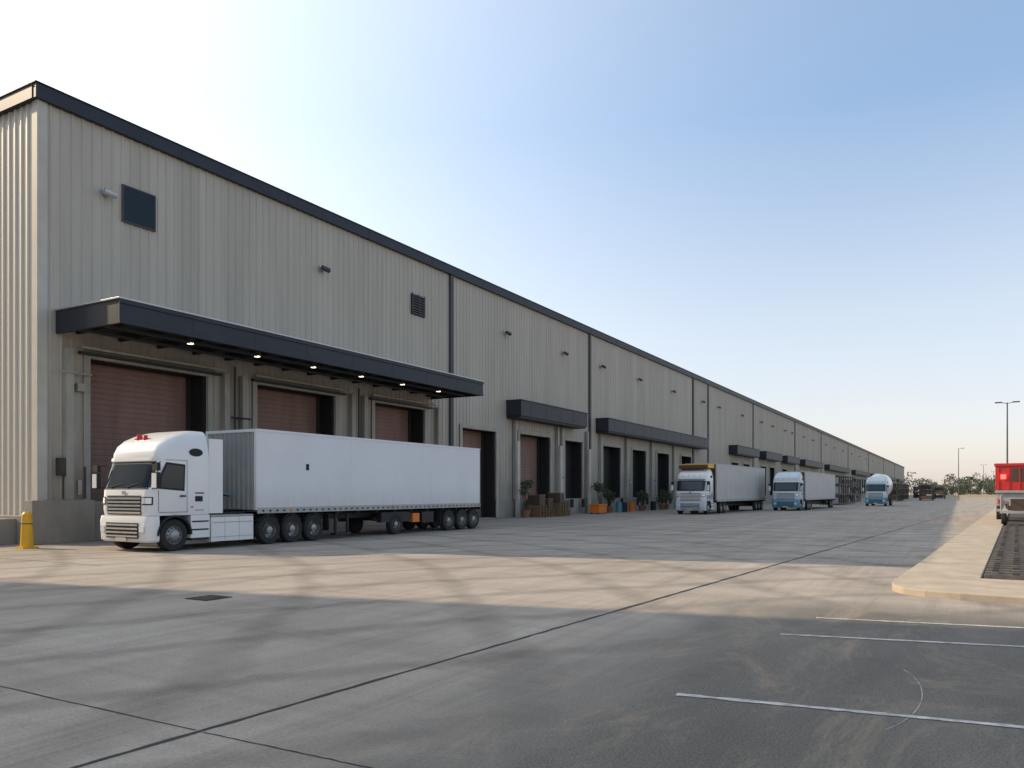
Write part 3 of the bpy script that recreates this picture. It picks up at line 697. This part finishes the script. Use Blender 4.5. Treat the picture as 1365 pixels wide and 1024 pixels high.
def lamp(x,y,h,dbl=True):
    e=empty('street_lamp',(x,y,0)); b=B()
    b.box(-0.3,0.3,-0.3,0.3,0,0.5,'kerb'); b.cyl((0,0,0.5),(0,0,h),0.11,0.07,'pole',10)
    for s_ in ((1,-1) if dbl else (1,)):
        b.cyl((0,0,h-0.1),(s_*0.6,0,h+0.02),0.04,0.04,'pole',6); b.box(min(s_*0.5,s_*1.2),max(s_*0.5,s_*1.2),-0.2,0.2,h-0.02,h+0.10,'pole')
    b.build('pole_and_heads',e)
lamp(4.6,105,12.0); lamp(-0.4,210,12,False); lamp(7.5,343,12)
lamp(14,450,12)
tr=B()
def tree(x,y,h):
    tr.cyl((x,y,0),(x+random.uniform(-.3,.3),y,h*0.55),0.22,0.10,'bark',6)
    for i in range(4):
        a=random.uniform(0,6.28); tr.cyl((x,y,h*0.35),(x+math.cos(a)*h*0.2,y+math.sin(a)*h*0.2,h*0.7),0.09,0.03,'bark',4)
    for i in range(random.randint(8,12)):
        a=random.uniform(0,6.28); rr=random.uniform(0,h*0.36)
        leafblob(tr,(x+math.cos(a)*rr,y+math.sin(a)*rr,random.uniform(h*0.12,h*0.88)),(h*0.2,h*0.2,h*0.13),26,h*0.045,random.choice([['leaf','leafd'],['leaf','leafb'],['leafb']]))
for i in range(240):
    tree(random.uniform(-60,190),random.uniform(540,660),random.choice((5,7,9,9,11,14))*random.uniform(.8,1.15))
for i in range(40): tree(random.uniform(-8,45),random.uniform(400,500),random.uniform(4,7.5))
tr.build('distant_trees')

# ---------------------------------------------------------------- light
EL=30; AZ=12
sd=Vector((-math.cos(D2(AZ))*math.cos(D2(EL)),-math.sin(D2(AZ))*math.cos(D2(EL)),math.sin(D2(EL))))
sl=bpy.data.lights.new('sun','SUN'); sl.energy=5.0; sl.angle=D2(0.5); sl.color=(1,0.80,0.56)
so=bpy.data.objects.new('sun',sl); S.collection.objects.link(so); so.rotation_euler=(-sd).to_track_quat('-Z','Y').to_euler(); so.location=(-60,-20,60)
W=bpy.data.worlds.new('World'); S.world=W; W.use_nodes=True
nt=W.node_tree; N=nt.nodes; L=nt.links; bg=N['Background']; sk=N.new('ShaderNodeTexSky'); sk.sky_type='NISHITA'; sk.sun_disc=False
sk.sun_elevation=D2(EL); sk.sun_rotation=D2(270-AZ); sk.dust_density=1.5; sk.air_density=1.0; sk.ozone_density=1.0; sk.altitude=0
bg.inputs[1].default_value=0.10
# hazy air: pale layer that thickens towards the horizon and towards the sun
geo=N.new('ShaderNodeTexCoord'); nrm=N.new('ShaderNodeVectorMath'); nrm.operation='NORMALIZE'; L.new(geo.outputs['Generated'],nrm.inputs[0])
sx=N.new('ShaderNodeSeparateXYZ'); L.new(nrm.outputs[0],sx.inputs[0])
rp=N.new('ShaderNodeValToRGB'); L.new(sx.outputs['Z'],rp.inputs['Fac'])
els=rp.color_ramp.elements
els[0].position=0.0; els[0].color=(0.56,0.47,0.47,1); els[1].position=1.0; els[1].color=(0.38,0.42,0.46,1)
for pz,cc in ((0.07,(0.53,0.48,0.49)),(0.2,(0.45,0.47,0.50)),(0.42,(0.20,0.30,0.45)),(0.6,(0.22,0.30,0.42))):
    q=els.new(pz); q.color=(*cc,1)
dt=N.new('ShaderNodeVectorMath'); dt.operation='DOT_PRODUCT'; L.new(nrm.outputs[0],dt.inputs[0]); dt.inputs[1].default_value=tuple(sd)
mx=N.new('ShaderNodeMath'); mx.operation='MAXIMUM'; L.new(dt.outputs['Value'],mx.inputs[0]); mx.inputs[1].default_value=0
pw=N.new('ShaderNodeMath'); pw.operation='POWER'; L.new(mx.outputs[0],pw.inputs[0]); pw.inputs[1].default_value=2.2
gl=N.new('ShaderNodeVectorMath'); gl.operation='SCALE'; gl.inputs[0].default_value=(1.12,1.06,0.94); L.new(pw.outputs[0],gl.inputs['Scale'])
ad=N.new('ShaderNodeVectorMath'); ad.operation='ADD'; L.new(rp.outputs['Color'],ad.inputs[0]); L.new(gl.outputs[0],ad.inputs[1])
sc=N.new('ShaderNodeVectorMath'); sc.operation='SCALE'; L.new(ad.outputs[0],sc.inputs[0]); sc.inputs['Scale'].default_value=1/0.10
a2=N.new('ShaderNodeVectorMath'); a2.operation='ADD'; L.new(sk.outputs[0],a2.inputs[0]); L.new(sc.outputs[0],a2.inputs[1])
L.new(a2.outputs[0],bg.inputs[0])
S.view_settings.view_transform='Standard'; S.view_settings.look='None'; S.view_settings.exposure=0
# ---------------------------------------------------------------- camera
cd=bpy.data.cameras.new('camera'); co=bpy.data.objects.new('camera',cd); S.collection.objects.link(co)
co.location=(0,0,1.85); co.rotation_euler=(D2(90),0,D2(29.8)); cd.sensor_width=36; cd.lens=36*1044/1365; cd.shift_y=144/1365
cd.clip_start=0.05; cd.clip_end=6000
S.camera=co
